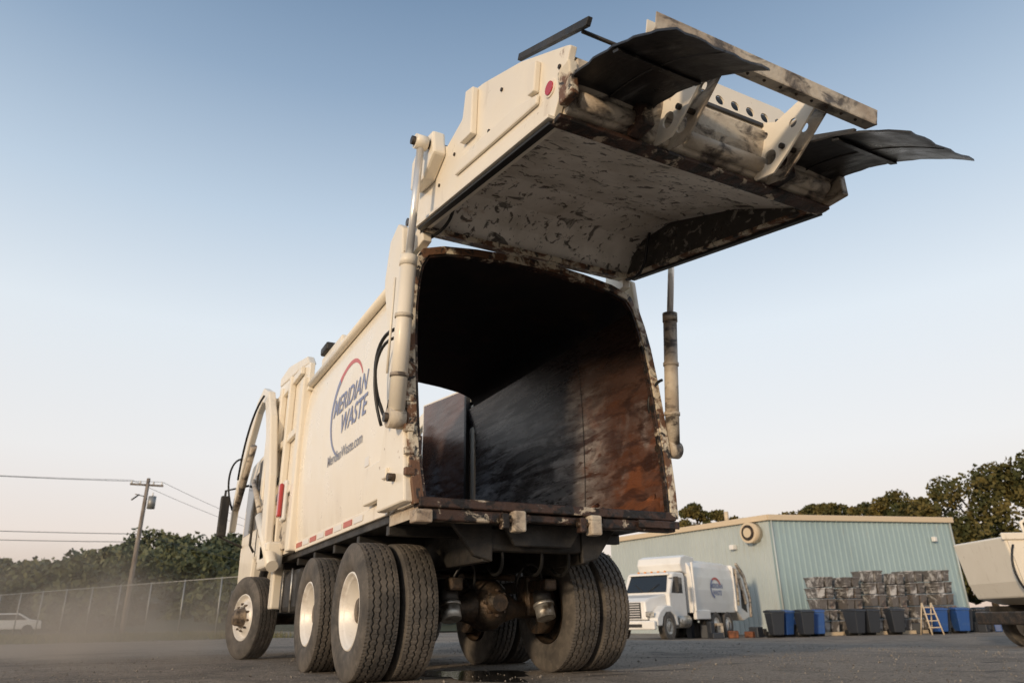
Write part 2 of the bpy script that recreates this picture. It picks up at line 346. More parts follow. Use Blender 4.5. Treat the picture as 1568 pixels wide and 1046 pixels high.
tube('hydraulic_hose',bez((-1.30,.12,2.50),(-1.36,.48,2.55),(-1.36,.45,2.15),(-1.30,.36,1.95))+bez((-1.30,.36,1.95),(-1.28,.30,1.82),(-1.3,.2,1.84),(-1.3,.15,1.95))[1:],.014,m_rubber,T,10)
tube('hydraulic_hose',bez((-1.31,.10,2.42),(-1.38,.40,2.45),(-1.38,.40,2.1),(-1.30,.33,1.80)),.012,m_rubber,T,10)
tube('hydraulic_line',[(-1.335,.06,2.9),(-1.335,.14,2.15)],.010,m_paint,T,8)
tube('hydraulic_line',[(1.345,.03,2.9),(1.345,.12,2.15)],.012,m_grease,T,8)
tube('hydraulic_hose',bez((1.25,.12,2.45),(1.12,.1,2.4),(1.05,.2,2.2),(1.2,.2,2.05)),.014,m_rubber,T,10)
tube('hydraulic_hose',bez((1.0,.2,3.45),(1.05,-.1,3.35),(.95,-.15,3.6),(1.0,-.2,3.75)),.014,m_rubber,T,10)
tube('hydraulic_hose',bez((-.98,.3,3.45),(-.92,-.02,3.40),(-.88,-.1,3.55),(-.95,-.1,3.7)),.013,m_rubber,T,10)
# ---- TAILGATE (raised)
outp=[(.30,3.52),(.37,3.68),(.22,4.02),(.04,4.12),(-.12,4.10),(-.34,3.93),(-.62,3.98),(-.78,4.12),(-1.02,4.03),(-1.57,3.77),(-2.10,3.45),(-2.14,3.42),(-2.03,3.22),(-1.93,3.08)]
for s in(-1,1):
    prism('tailgate_side',outp,s*1.045,s*1.09,'X',m_paint,T,bevel=.006)
    prism('side_stiffener',[(-.55,3.52),(-1.78,3.27),(-1.80,3.33),(-1.5,3.45),(-.62,3.62)],s*1.09,s*1.115,'X',m_paint,T,bevel=.012)
    prism('side_post',[(-.70,3.70),(-.80,4.10),(-.93,4.05),(-.90,3.66)],s*1.09,s*1.14,'X',m_paint,T,bevel=.01)
    prism('pivot_boss',[(.2,3.8),(.18,4.06),(.0,4.14),(-.3,4.08),(-.33,3.86),(-.1,3.74)],s*1.09,s*1.20,'X',m_paint,T,bevel=.02)
    prism('rim_flange',[(.25,3.49),(-1.93,3.06),(-1.93,3.085),(.25,3.515)],s*1.01,s*1.13,'X',m_paint if s<0 else m_chip,T,bevel=.004)
    prism('rim_seal',[(.22,3.465),(-1.91,3.035),(-1.91,3.058),(.22,3.488)],s*1.06,s*1.11,'X',m_rubber,T,bevel=.004)
    prism('lamp_bracket',[(-1.70,3.38),(-1.78,3.36),(-1.82,3.56),(-1.72,3.60)],s*1.09,s*1.13,'X',m_paint,T,bevel=.008)
    prism('upper_strip',[(-1.50,3.84),(-2.28,3.44),(-2.31,3.48),(-1.52,3.88)],s*1.05,s*1.08,'X',m_black,T,bevel=.004)
    tube('tail_lamp',[(s*1.088,-1.91,3.29),(s*1.105,-1.91,3.29)],.042,m_red,T,20);tube('tail_lamp_ring',[(s*1.086,-1.91,3.29),(s*1.098,-1.91,3.29)],.055,m_paint,T,20)
    for (yy,zz) in((-.5,3.75),(-.62,3.55),(-.2,3.65),(-2.02,3.36),(-1.3,3.75),(-1.1,3.55)): tube('bolt',[(s*1.09,yy,zz),(s*1.10,yy,zz)],.014,m_grease,T,8)
def strip(name,pl,x0,x1,mat,n=1,smooth=False):
    v=[];f=[];m=len(pl)
    for k in range(n+1):
        for y,z in pl: v.append((x0+(x1-x0)*k/n,y,z))
    f=[(k*m+i,k*m+i+1,(k+1)*m+i+1,(k+1)*m+i) for k in range(n) for i in range(m-1)]
    return mk(name,v,f,mat,T,smooth=smooth)
strip('tailgate_skin',[(.33,3.6),(.22,3.98),(.0,4.05),(-.35,3.9),(-.8,4.0),(-1.02,4.0),(-1.57,3.74),(-2.0,3.50)],-1.045,1.045,m_paint)
LP=[(.24,3.51),(.14,3.66),(-.05,3.76),(-.45,3.74),(-1.2,3.46),(-1.90,3.085)]
strip('tailgate_liner',LP,-1.04,1.04,m_mottle)
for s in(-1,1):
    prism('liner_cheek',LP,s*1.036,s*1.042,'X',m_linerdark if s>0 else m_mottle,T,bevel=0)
prism('rim_front_bar',[(.30,3.47),(.18,3.45),(.18,3.50),(.30,3.52)],-1.06,1.06,'X',m_chip,T)
prism('rear_box_beam',[(-1.90,3.07),(-2.0,3.09),(-2.09,3.24),(-2.13,3.36),(-1.9,3.40)],-1.04,1.04,'X',m_dirty,T,bevel=.01)
box('rear_rim_lip',-1.09,1.09,-1.99,-1.89,3.035,3.068,m_chipd,T,bevel=.008)
for (a,b) in((-1.0,-.62),(-.22,.42),(.60,1.0)):
    tube('rear_wear_tube',[(a,-2.04,3.15),(b,-2.04,3.15)],.05,m_dirty,T,20)
for x in(-.58,.56): box('beam_collar',x-.05,x+.05,-2.14,-1.98,3.06,3.30,m_chipd,T,bevel=.02)
box('end_cap',1.04,1.10,-2.14,-1.92,3.06,3.34,m_dirty,T,bevel=.01)
box('end_cap',-1.10,-1.045,-2.13,-2.0,3.10,3.33,m_chip,T,bevel=.01)
plate('perforated_plate',[(-.34,3.34),(.74,3.34),(.74,3.56),(.60,3.62),(-.2,3.62),(-.34,3.56)],[(-.08+.13*k,3.49,.036) for k in range(6)],-2.10,.012,'XZ',m_paint,T)
box('perforated_plate_back',-.34,.74,-2.02,-2.01,3.40,3.61,m_black,T,bevel=0)
box('slot_bar',-.10,.50,-2.125,-2.108,3.39,3.42,m_black,T)
for x in(-.42,.40):
    o=[(-1.98,3.06),(-2.14,3.03),(-2.26,3.10),(-2.50,3.27),(-2.58,3.36),(-2.50,3.40),(-2.22,3.36),(-2.06,3.46),(-1.98,3.45)]
    for dx in(0,.10):
        plate('beam_bracket',o,[(-2.13,3.15,.05),(-2.34,3.27,.03),(-2.12,3.32,.025)],x+dx,.014,'YZ',m_paint if dx==0 else m_dirty,T)
    tube('bracket_pin',[(x-.03,-2.24,3.16),(x+.13,-2.24,3.16)],.018,m_grease,T,12)
prism('cross_beam',[(-2.50,3.27),(-2.575,3.25),(-2.58,3.258),(-2.502,3.278)],-.86,.86,'X',m_dirty,T,bevel=.001)
prism('cross_beam_web',[(-2.575,3.25),(-2.60,3.345),(-2.594,3.347),(-2.569,3.252)],-.86,.86,'X',m_dirty,T,bevel=.001)
prism('cross_beam_lip',[(-2.50,3.27),(-2.525,3.36),(-2.518,3.362),(-2.494,3.272)],-.86,.86,'X',m_paint,T,bevel=.001)
for k in range(12): tube('beam_bolt',[(-.7+k*.127,-2.545,3.262),(-.7+k*.127,-2.548,3.250)],.009,m_grease,T,8)
tube('cross_rod',[(-1.05,-2.20,3.48),(-.5,-2.20,3.48)],.012,m_black,T,8)
def flap(x0,x1):
    ny,nx=16,10;v=[];th=.014
    for lay in(0,1):
        for i in range(ny+1):
            t=i/ny
            y=-2.05-.89*t;z=3.235-.10*t-.30*t*t
            for j in range(nx+1):
                u=j/nx
                v.append((x0+(x1-x0)*u+.006*math.sin(i*2.1)*(1 if j in(0,nx) else 0),y+.006*math.sin(j*1.9)*(i==ny),z-(th if lay else 0)+.006*math.sin(u*5+t*2)))
    n=(ny+1)*(nx+1);f=[]
    for i in range(ny):
        for j in range(nx):
            a=i*(nx+1)+j;q=(a,a+1,a+nx+2,a+nx+1);f.append(q);f.append(tuple(k+n for k in q))
    ed=[i*(nx+1) for i in range(ny+1)];ed2=[i*(nx+1)+nx for i in range(ny+1)];e3=list(range(nx+1));e4=[ny*(nx+1)+j for j in range(nx+1)]
    for e in(ed,ed2,e3,e4):
        for a,b in zip(e,e[1:]): f.append((a,b,b+n,a+n))
    o=mk('rubber_flap',v,f,m_panel,T,smooth=True);es=o.modifiers.new('es','EDGE_SPLIT');es.split_angle=math.radians(40)
    zf=lambda t:3.235-.10*t-.30*t*t
    prism('flap_rib',[(-2.05-.89*.48,zf(.48)-.014),(-2.05-.89*.53,zf(.53)-.014),(-2.05-.89*.53,zf(.53)-.034),(-2.05-.89*.48,zf(.48)-.034)],x0+.01,x1-.01,'X',m_panel,T,bevel=.003)
    xm=(x0+x1)/2;tube('flap_seam',[(xm,-2.05-.89*k/8,zf(k/8)-.016) for k in range(9)],.006,m_black,T,8)
flap(-1.08,-.52);flap(.52,1.08)
# ---- chassis
for s in(-1,1):
    sbox('frame_rail',s,.40,.48,.30,8.0,.84,1.12,m_black,T,bevel=.01)
    prism('frame_tail_gusset',[(s*.40,1.13),(s*.75,1.13),(s*.55,.88),(s*.40,.84)],.28,.34,'Y',m_black,T,bevel=.01)
box('rear_crossmember',-.42,.42,.30,.42,.92,1.10,m_black,T,bevel=.02)
prism('tow_plate',[(-.36,1.12),(.36,1.12),(.25,.95),(-.25,.95)],.20,.24,'Y',m_black,T,bevel=.01)
for x in(-.3,.05,.3): tube('hydraulic_hose',bez((x,.35,1.0),(x+.05,.3,.7),(x+.1,.8,.7),(x+.15,.9,.95)),.014,m_rubber,T,8)
for y in(2.0,3.4,4.6): box('crossmember',-.42,.42,y,y+.1,.86,1.08,m_black,T)
for y in(.7,1.5,2.3,3.1,3.9,4.7,5.5): box('floor_joist',-1.08,1.08,y,y+.07,1.05,1.13,m_black,T)
for ay in(1.25,2.80):
    tube('axle_tube',[(-1.0,ay,.52),(-.30,ay,.52),(-.16,ay,.54),(0,ay,.56),(.16,ay,.54),(.30,ay,.52),(1.0,ay,.52)],[.07,.075,.14,.19,.14,.075,.07],m_grease,T,24)
    lathe('diff_cover',[(-.13,.0),(-.13,.17),(-.05,.215),(.05,.215),(.13,.17),(.13,0)],m_grease,T,32,(0,ay-.02,.56))
    tube('diff_nose',[(0,ay-.05,.58),(0,ay-.30,.57)],[.13,.07],m_grease,T,20)
    for k in range(8):
        a=k*.785;tube('diff_bolt',[(.1*math.cos(a),ay-.24,.57+.1*math.sin(a)),(.1*math.cos(a),ay-.2,.57+.1*math.sin(a))],.012,m_grease,T,6)
    for s in(-1,1):
        tube('brake_drum',[(s*.50,ay,.525),(s*.60,ay,.525)],.21,m_grease,T,32)
        bx=s*.44
        tube('brake_can',[(bx,ay-.30,.44),(bx,ay-.26,.54)],.082,m_alu,T,24)
        tube('brake_can_band',[(bx,ay-.265,.535),(bx,ay-.255,.56)],.092,m_alu,T,24)
        tube('brake_can_rear',[(bx,ay-.255,.56),(bx,ay-.22,.66)],.078,m_black,T,24)
        tube('slack_rod',[(bx,ay-.22,.64),(bx+s*.02,ay-.05,.72)],.015,m_grease,T,8)
        sbox('spring_pack',s,.38,.50,ay-.4,ay+.45,.66,.76,m_grease,T,bevel=.02)
        sbox('axle_seat',s,.36,.52,ay-.1,ay+.1,.46,.80,m_grease,T,bevel=.03)
        xo=-.02 if ay<2 else 0
        wheel(T,s*1.06+xo,ay,.52,s,'dual');wheel(T,s*.745+xo,ay,.52,s,'dual',inner=True)
        tube('air_hose',bez((bx,ay-.24,.68),(bx-s*.05,ay-.35,.95),(s*.2,ay-.3,.95),(s*.2,ay-.2,.7)),.011,m_rubber,T,8)
        lathe('inner_wheel_disc',[(0,.05),(0,.25),(.06*s,.28),(-.1*s,.29)],m_grease,T,32,(s*.70,ay,.52))
tube('torque_rod',[(-.25,1.2,.78),(-.1,2.0,.86)],.03,m_grease,T);tube('torque_rod',[(.25,1.2,.78),(.1,2.0,.86)],.03,m_grease,T)
tube('drive_shaft',[(0,2.6,.58),(0,5.5,.8)],.06,m_grease,T)
SA=6.15
for s in(-1,1):
    wheel(T,s*1.18,SA,.52,s,'steer',steer=math.radians(16))
    tube('fender',[(s*1.0,SA-.72,.75),(s*1.0,SA-.58,1.02),(s*1.0,SA-.3,1.2),(s*1.0,SA+.3,1.2),(s*1.0,SA+.6,.98)],.06,m_black,T,10)
    sbox('fuel_tank',s,.6,1.10,3.75,4.75,.55,1.02,m_black,T,bevel=.06)
    tube('tank_strap',[(s*1.11,4.0,.55),(s*1.11,4.0,1.02)],.012,m_alu,T,8);tube('tank_strap',[(s*1.11,4.5,.55),(s*1.11,4.5,1.02)],.012,m_alu,T,8)
    sbox('step_frame',s,.9,1.16,4.9,5.1,.6,1.15,m_paint,T,bevel=.02)
    tube('air_tank',[(s*.85,5.15,.8),(s*.85,5.45,.8)],.13,m_alu,T,20)
tube('steer_axle',[(-.9,SA,.5),(.9,SA,.5)],.08,m_grease,T)
# ---- front: arms, cab
arm_o=[(4.55,1.15),(4.75,2.2),(5.2,3.1),(5.6,3.55),(6.1,3.74),(6.6,3.66),(7.2,3.28),(7.9,2.65),(8.2,2.2),(8.25,1.85),(8.12,1.85),(8.05,2.15),(7.75,2.52),(7.05,3.08),(6.5,3.45),(6.12,3.52),(5.8,3.42),(5.45,2.95),(5.05,2.1),(4.85,1.15)]
for s in(-1,1):
    prism('lift_arm',arm_o,s*1.26,s*1.36,'X',m_paint,T,bevel=.02)
    tube('arm_cylinder',[(s*1.31,4.2,1.05),(s*1.31,5.4,1.75)],.07,m_paint,T,16);tube('arm_rod',[(s*1.31,5.4,1.75),(s*1.31,6.4,2.4)],.035,m_dirty,T,12)
    tube('fork_hose',bez((s*1.4,5.7,3.5),(s*1.46,6.5,3.4),(s*1.46,6.9,2.8),(s*1.4,7.5,2.6)),.016,m_rubber,T,8)
    sbox('arm_bracket',s,1.16,1.36,4.4,5.0,1.05,1.35,m_paint,T,bevel=.03)
    tube('tip_cylinder',[(s*1.31,6.8,3.0),(s*1.31,8.0,2.2)],.05,m_dirty,T,14)
    tube('tip_hose',bez((s*1.36,8.1,2.2),(s*1.5,8.3,2.6),(s*1.5,8.1,3.0),(s*1.38,7.6,2.95)),.016,m_rubber,T,8)
    sbox('valve_box',s,1.17,1.30,5.2,5.55,1.5,2.0,m_dirty,T,bevel=.02)
    sbox('arm_stop',s,1.17,1.26,5.85,6.05,1.9,3.1,m_paint,T,bevel=.02)
    tube('grab_rail',[(s*1.18,6.55,1.4),(s*1.24,6.55,1.5),(s*1.24,6.55,2.5),(s*1.18,6.55,2.6)],.018,m_black,T,8)
    sbox('air_cleaner',s,1.0,1.25,5.95,6.4,2.2,2.7,m_black,T,bevel=.05)
    for k in range(3): tube('hydraulic_hose',bez((s*1.22,4.7+.1*k,2.2),(s*1.33,4.9,1.9-.1*k),(s*1.33,5.1,1.7),(s*1.22,5.3,1.3+.1*k)),.014,m_rubber,T,8)
prism('cab',[(5.95,1.3),(6.75,1.3),(6.9,.7),(8.05,.7),(8.15,1.5),(8.0,2.75),(7.8,2.9),(6.05,2.9),(5.95,2.8)],-1.15,1.15,'X',m_paint,T,bevel=.05)
for s in(-1,1):
    prism('cab_window',[(6.7,1.75),(7.95,1.75),(7.88,2.6),(6.7,2.6)],s*1.151,s*1.156,'X',m_glass,T,bevel=0)
    sbox('cab_door_seam',s,1.152,1.158,6.6,6.62,1.35,2.7,m_black,T,bevel=0)
    tube('mirror_arm',[(s*1.15,8.0,2.6),(s*1.5,8.05,2.5),(s*1.5,8.05,1.75),(s*1.15,8.0,1.6)],.02,m_black,T,8)
    sbox('mirror',s,1.43,1.57,7.92,8.02,1.75,2.40,m_black,T,bevel=.02)
box('bumper',-1.2,1.2,8.1,8.3,.5,.95,m_black,T,bevel=.03)
tube('exhaust_stack',[(.9,5.97,1.5),(.9,5.97,3.4)],.07,m_alu,T)

# ------------------------------------------------------------ SMALL TRUCK
def small_truck(loc,rz):
    E=empty('garbage_truck',loc,rz)
    W=m_white
    v=[(-.72,1.02,.75),(.72,1.02,.75),(.66,1.0,1.42),(-.66,1.0,1.42),(-.92,-.35,.75),(.92,-.35,.75),(.88,-.35,1.72),(-.88,-.35,1.72),(-.70,.7,1.56),(.70,.7,1.56)]
    mk('hood',v,[(0,1,2,3),(3,2,9,8),(8,9,6,7),(4,7,6,5),(0,3,8,7,4),(1,5,6,9,2),(0,4,5,1)],W,E,bevel=.06)
    box('grille',-.48,.48,1.02,1.05,.82,1.38,m_black,E,bevel=.03)
    for k in range(6): box('grille_bar',-.44,.44,1.052,1.062,.88+k*.085,.91+k*.085,m_chrome,E,bevel=0)
    box('grille_surround',-.54,.54,1.0,1.03,.78,1.43,m_chrome,E,bevel=.03)
    box('front_bumper',-1.12,1.12,1.05,1.25,.42,.74,m_white,E,bevel=.05)
    box('bumper_intake',-.6,.6,1.252,1.256,.5,.62,m_black,E,bevel=0)
    for s in(-1,1):
        ar=[(-.75,.55),(-.7,.9),(-.5,1.15),(-.1,1.28),(.3,1.26),(.75,1.05),(1.0,.8),(1.0,.55),(.62,.55),(.5,.85),(.25,1.02),(-.15,1.04),(-.45,.9),(-.58,.55)]
        prism('fender',ar,s*.78,s*1.14,'X',W,E,bevel=.04)
        sbox('headlamp',s,.66,1.02,.99,1.04,.86,1.06,m_alu,E,bevel=.03)
        prism('side_window',[(-.55,1.75),(-1.55,1.75),(-1.55,2.35),(-.85,2.38)],s*1.03,s*1.036,'X',m_glass,E,bevel=0)
        sbox('mirror',s,1.25,1.42,-.5,-.42,1.75,2.35,m_black,E,bevel=.03)
        tube('mirror_arm',[(s*1.0,-.5,2.3),(s*1.33,-.46,2.3)],.02,m_black,E,8)
        tube('step_tank',[(s*.85,-.9,.7),(s*.85,-2.0,.7)],.27,m_alu,E,20)
        for (yy) in(0,-4.4,-5.65):
            t=bpy.data.objects.new('tyre',TY);bpy.context.collection.objects.link(t);t.parent=E;t.location=(s*1.0,yy,.52)
            lathe('rim',[(s*.108,.30),(s*.12,.28),(s*.06,.25),(s*.1,.15),(s*.12,.1),(s*.12,0)],m_alu if yy==0 else m_rim,E,24,(s*1.0,yy,.52))
            if yy: 
                t=bpy.data.objects.new('tyre',TY);bpy.context.collection.objects.link(t);t.parent=E;t.location=(s*.68,yy,.52)
        sbox('frame_rail',s,.38,.46,-7.0,.9,.72,.98,m_black,E)
        sbox('body_skirt',s,1.05,1.2,-3.7,-2.3,.75,1.1,W,E,bevel=.03)
        for y in(-2.25,-6.5): sbox('body_rib',s,1.15,1.24,y-.1,y,1.05,3.0,W,E,bevel=.03)
    prism('cab',[(-.35,.8),(-.35,1.72),(-.78,2.48),(-.95,2.56),(-1.75,2.56),(-1.85,2.45),(-1.85,.8)],-1.03,1.03,'X',W,E,bevel=.06)
    v=[(-.9,-.365,1.78),(.9,-.365,1.78),(.82,-.745,2.44),(-.82,-.745,2.44)]
    v=[(x,y+.012,z+.006) for x,y,z in v];mk('windshield',v,[(0,1,2,3)],m_glass,E)
    for s in(-1,1): tube('wiper',[(s*.1,-.34,1.80),(s*.55,-.50,2.1)],.012,m_black,E,6)
    box('sun_visor',-.9,.9,-.80,-.66,2.44,2.50,W,E,bevel=.01)
    am=M('amber_lens',(.7,.25,.03),.3)
    for k in range(5): tube('roof_marker',[(-.6+.3*k,-.95,2.58),(-.6+.3*k,-1.05,2.58)],.04,am,E,8)
    box('cab_body_gap',-.9,.9,-2.1,-1.86,.9,2.6,m_black,E)
    pr=[(-1.12,1.0),(-1.17,1.4),(-1.20,1.9),(-1.19,2.4),(-1.12,2.8),(-.98,3.02),(-.7,3.14),(.7,3.14),(.98,3.02),(1.12,2.8),(1.19,2.4),(1.20,1.9),(1.17,1.4),(1.12,1.0)]
    prism('refuse_body',pr,-6.6,-2.15,'Y',W,E,bevel=.03)
    prism('front_canopy',[(-2.15,2.5),(-1.75,2.62),(-1.6,2.9),(-1.75,3.18),(-2.15,3.28),(-3.0,3.22),(-3.0,3.1)],-1.0,1.0,'X',W,E,bevel=.04)
    prism('tailgate',[(-6.6,1.1),(-6.6,3.06),(-7.2,3.0),(-7.9,2.5),(-8.3,1.6),(-8.2,.8),(-7.4,.65)],-1.15,1.15,'X',W,E,bevel=.05)
    prism('hopper_opening_edge',[(-7.2,3.1),(-7.9,2.56),(-8.35,1.62),(-8.25,.8),(-8.4,.8),(-8.5,1.65),(-8.05,2.7),(-7.25,3.2)],-1.2,-1.08,'X',m_dirty,E,bevel=.02)
    prism('loader_arm_side',[(-6.7,2.95),(-7.3,2.75),(-7.9,1.4),(-7.7,1.35),(-7.15,2.5),(-6.7,2.7)],-1.24,-1.155,'X',m_dirty,E,bevel=.02)
    prism('hopper_side_plate',[(-7.3,1.2),(-7.4,2.2),(-7.9,1.3),(-7.9,1.0)],-1.165,-1.155,'X',m_black,E,bevel=0)
    tube('tailgate_cylinder',[(-1.26,-6.7,1.3),(-1.26,-6.85,2.9)],.05,m_dirty,E,12)
    for nm,a0,a1,mt in(('red',20,125,m_lred),('blue',125,250,m_lblue)):
        v=[]
        for i in range(21):
            a=math.radians(a0+(a1-a0)*i/20)
            for r in(.36,.45): v.append((-1.21,-4.5-r*1.3*math.cos(a),2.0+r*math.sin(a)))
        mk('logo_arc_'+nm,v,[(2*i,2*i+1,2*i+3,2*i+2) for i in range(20)],mt,E)
    text('logo_text','MERIDIAN\nWASTE',.28,m_lblue,lambda u,w:(-1.211,-4.6-u,2.0+w),E,shear=.2,bold=.006)
    return E
small_truck((15.75,19.65,-.4),math.radians(114))

# ------------------------------------------------------------ BUILDING
def siding(name,c):
    return M(name,c,.5,.1,[((c[0]*.78,c[1]*.8,c[2]*.82),(.5,.5,.25),.4,.7,.4,.6),((.34,.28,.2),(2,2,.5),.60,.8,.3,.5)],bump=.05)
m_teal=siding('teal_siding',(.34,.45,.47));m_pale=siding('pale_siding',(.46,.51,.50));m_tan=M('tan_trim',(.62,.50,.35),.5);m_roofm=M('metal_roof',(.35,.34,.32),.5,.2)  # pale siding is the teal lightened for the wall that catches more light
B=empty('metal_warehouse')
CAMXY=Vector((-2.87,-4.73))
def corr_wall(name,p,q,z0,z1,mat,pitch=.3):
    p=Vector((p[0],p[1]));q=Vector((q[0],q[1]));d=q-p;L_=d.length;d.normalize();n=Vector((d.y,-d.x))
    if n.dot(CAMXY-p)<0:n=-n
    s=0;v=[];pts=[]
    while s<L_:
        for a,b in [(0,0),(.18,0),(.205,.04),(.275,.04)]:
            if s+a<=L_: pts.append((s+a,b))
        s+=pitch
    pts.append((L_,0))
    for a,b in pts:
        w=p+d*a+n*b
        v+= [(w.x,w.y,z0),(w.x,w.y,z1)]
    f=[(2*i,2*i+1,2*i+3,2*i+2) for i in range(len(pts)-1)]
    mk(name,v,f,mat,B)
    return d,n,L_
c0=(25.5,21.7);cr=(35.8,18.9);cl=(24.5,33.9);ZB,ZT=-.5,5.1
d1,n1,L1=corr_wall('wall_front',c0,cr,ZB,ZT,m_teal);d2,n2,L2=corr_wall('wall_side',c0,cl,ZB,ZT,m_pale)
e=(cr[0]+3.5,cr[1]+13)
corr_wall('wall_end',cr,e,ZB,ZT,m_teal);corr_wall('wall_back',cl,e,ZB,ZT,m_pale)
mid=((c0[0]+cr[0]+cl[0]+e[0])/4,(c0[1]+cr[1]+cl[1]+e[1])/4)
mk('roof',[(*c0,ZT+.02),(*cr,ZT+.02),(*e,ZT+.02),(*cl,ZT+.02),(*mid,ZT+.35)],[(0,1,4),(1,2,4),(2,3,4),(3,0,4)],m_roofm,B)
def beamxy(name,p,q,w,z0,z1,mat,o=.06):
    p=Vector(p);q=Vector(q);d=(q-p).normalized();n=Vector((d.y,-d.x))
    if n.dot(CAMXY-p)<0:n=-n
    p=p-d*.1;q=q+d*.1
    a=p+n*o;b=q+n*o;c=q+n*(o+w);e_=p+n*(o+w)
    return mk(name,[(*a,z0),(*b,z0),(*c,z0),(*e_,z0),(*a,z1),(*b,z1),(*c,z1),(*e_,z1)],[(0,1,2,3),(4,7,6,5),(0,4,5,1),(1,5,6,2),(2,6,7,3),(3,7,4,0)],mat,B,bevel=.02)
beamxy('eave_gutter_front',c0,cr,.14,ZT-.22,ZT+.06,m_tan);beamxy('eave_gutter_side',c0,cl,.14,ZT-.22,ZT+.06,m_tan)
for (p,dd,nn) in((c0,d1,n1),(cr,-d1,n1)):
    q=Vector(p)+nn*.09+dd*.1;tube('downspout',[(q.x,q.y,ZT-.2),(q.x,q.y,ZB)],.05,m_pale,B,8)
q=Vector(c0)+d2*.9+n2*.05
tube('exhaust_fan_housing',[(q.x,q.y,4.35),(q.x+n2.x*.5,q.y+n2.y*.5,4.35)],.50,m_tan,B,28)
tube('exhaust_fan_mouth',[(q.x+n2.x*.5,q.y+n2.y*.5,4.35),(q.x+n2.x*.53,q.y+n2.y*.53,4.35)],.38,m_grease,B,28)
tube('exhaust_fan_cowl',[(q.x+n2.x*.53,q.y+n2.y*.53,4.35),(q.x+n2.x*.56,q.y+n2.y*.56,4.35)],.24,m_tan,B,20)
q=Vector(c0)+d2*2.3+n2*.1;box('wall_lamp',q.x-.2,q.x+.1,q.y-.15,q.y+.15,3.65,3.9,m_white,B,bevel=.04)
q=Vector(c0)+d1*9.3+n1*.1;box('wall_lamp',q.x-.12,q.x+.12,q.y-.2,q.y,3.9,4.15,m_white,B,bevel=.04)
q=Vector(c0)+d2*3;tube('roof_vent',[(q.x+.4,q.y,ZT),(q.x+.4,q.y,ZT+.6)],.12,m_tan,B,12)
# ------------------------------------------------------------ yard clutter
wraps=[M('wrapped_totes',(.13,.12,.115),.35,0,[((.62,.61,.60),(2.0,2.0,1.5),.48+o,.58+o,.9,.75),((.30,.19,.14),(1.6,1.6,2),.58,.7,.4,.5),((.04,.035,.035),(3,3,5),.55,.62,.4,.8),((.72,.71,.70),(1.2,1.2,9),.58,.64,.6,.7)],bump=.4,bscale=10,rvar=.15) for o in(0,.05,.02)]
d1v=Vector((d1.x,d1.y));n1v=Vector((n1.x,n1.y));ang1=math.atan2(d1.y,d1.x)
def along(a,o): return Vector(c0)+d1v*a+n1v*o
for k in range(6):
    p=along(.45+k*1.22,2.6+random.uniform(-.3,.3))
    E=empty('wrapped_tote_pallet',(p.x,p.y,-.4),ang1+random.uniform(-.08,.08))
    hgt=2.45+random.uniform(-.2,.15);mt=wraps[k%3]
    box('pallet_deck',-.5,.5,-.5,.5,.0,.14,m_tan,E)
    nl=5
    for j in range(nl):
        z=.15+j*hgt/nl;w=.43-random.uniform(0,.05);ox=random.uniform(-.03,.03)
        for sx in(-1,1):
            x0,x1=sorted((ox+sx*.02,ox+sx*w));v=[(x0+.04,-.44,z),(x1-.04,-.44,z),(x1-.04,.44,z),(x0+.04,.44,z)]
            zt=z+hgt/nl-.04;v+=[(x0,-.5,zt),(x1,-.5,zt),(x1,.5,zt),(x0,.5,zt)]
            mk('tote',v,[(0,3,2,1),(4,5,6,7),(0,1,5,4),(1,2,6,5),(2,3,7,6),(3,0,4,7)],mt,E,bevel=.02)
            box('tote_rim',x0-.01,x1+.01,-.52,.52,zt-.05,zt+.012,mt,E,bevel=.01)
m_blue=M('blue_plastic',(.025,.085,.28),.45,0,[((.05,.11,.27),5,.5,.7)]);m_dkcart=M('dark_plastic',(.03,.035,.045),.5)
def cart(x,y,mat,rz):
    E=empty('wheeled_bin',(x,y,gh(x)),rz)
    v=[(-.22,-.24,.1),(.22,-.24,.1),(.24,.24,.1),(-.24,.24,.1),(-.29,-.36,.95),(.29,-.36,.95),(.29,.34,.95),(-.29,.34,.95)]
    mk('bin_body',v,[(0,3,2,1),(4,5,6,7),(0,1,5,4),(1,2,6,5),(2,3,7,6),(3,0,4,7)],mat,E,bevel=.03)
    prism('bin_lid',[(-.40,.955),(-.38,1.02),(0,1.07),(.38,1.04),(.38,.955)],-.31,.31,'X',mat,E,bevel=.02)
    tube('bin_handle',[(-.25,.42,1.0),(.25,.42,1.0)],.02,mat,E,8)
    tube('bin_wheels',[(-.28,.28,.12),(.28,.28,.12)],.12,m_rubber,E,16)
for a,o,mt in((4.6,4.6,m_blue),(6.0,4.3,m_blue),(6.6,3.8,m_dkcart),(5.3,4.0,m_dkcart),(-1.7,4.4,m_dkcart),(-2.4,4.0,m_blue),(-3.0,4.3,m_dkcart),(-.8,3.9,m_blue),(8.2,3.2,m_dkcart),(2.9,4.1,m_dkcart),(.9,4.1,m_dkcart),(1.8,3.9,m_dkcart)):
    p=along(a,o);cart(p.x,p.y,mt,ang1+random.uniform(-.4,.4))
p=along(3.5,5.4);E=empty('step_ladder',(p.x,p.y,-.4),ang1)
for s in(-1,1):
    tube('ladder_rail',[(s*.28,-.3,0),(s*.22,0,1.25)],.03,m_tan,E,8);tube('ladder_leg',[(s*.28,.35,0),(s*.22,.02,1.25)],.025,m_tan,E,8)
for k in range(4): box('ladder_step',-.27,.27,-.28+k*.07,-.14+k*.07,.27+k*.26,.31+k*.26,m_tan,E)
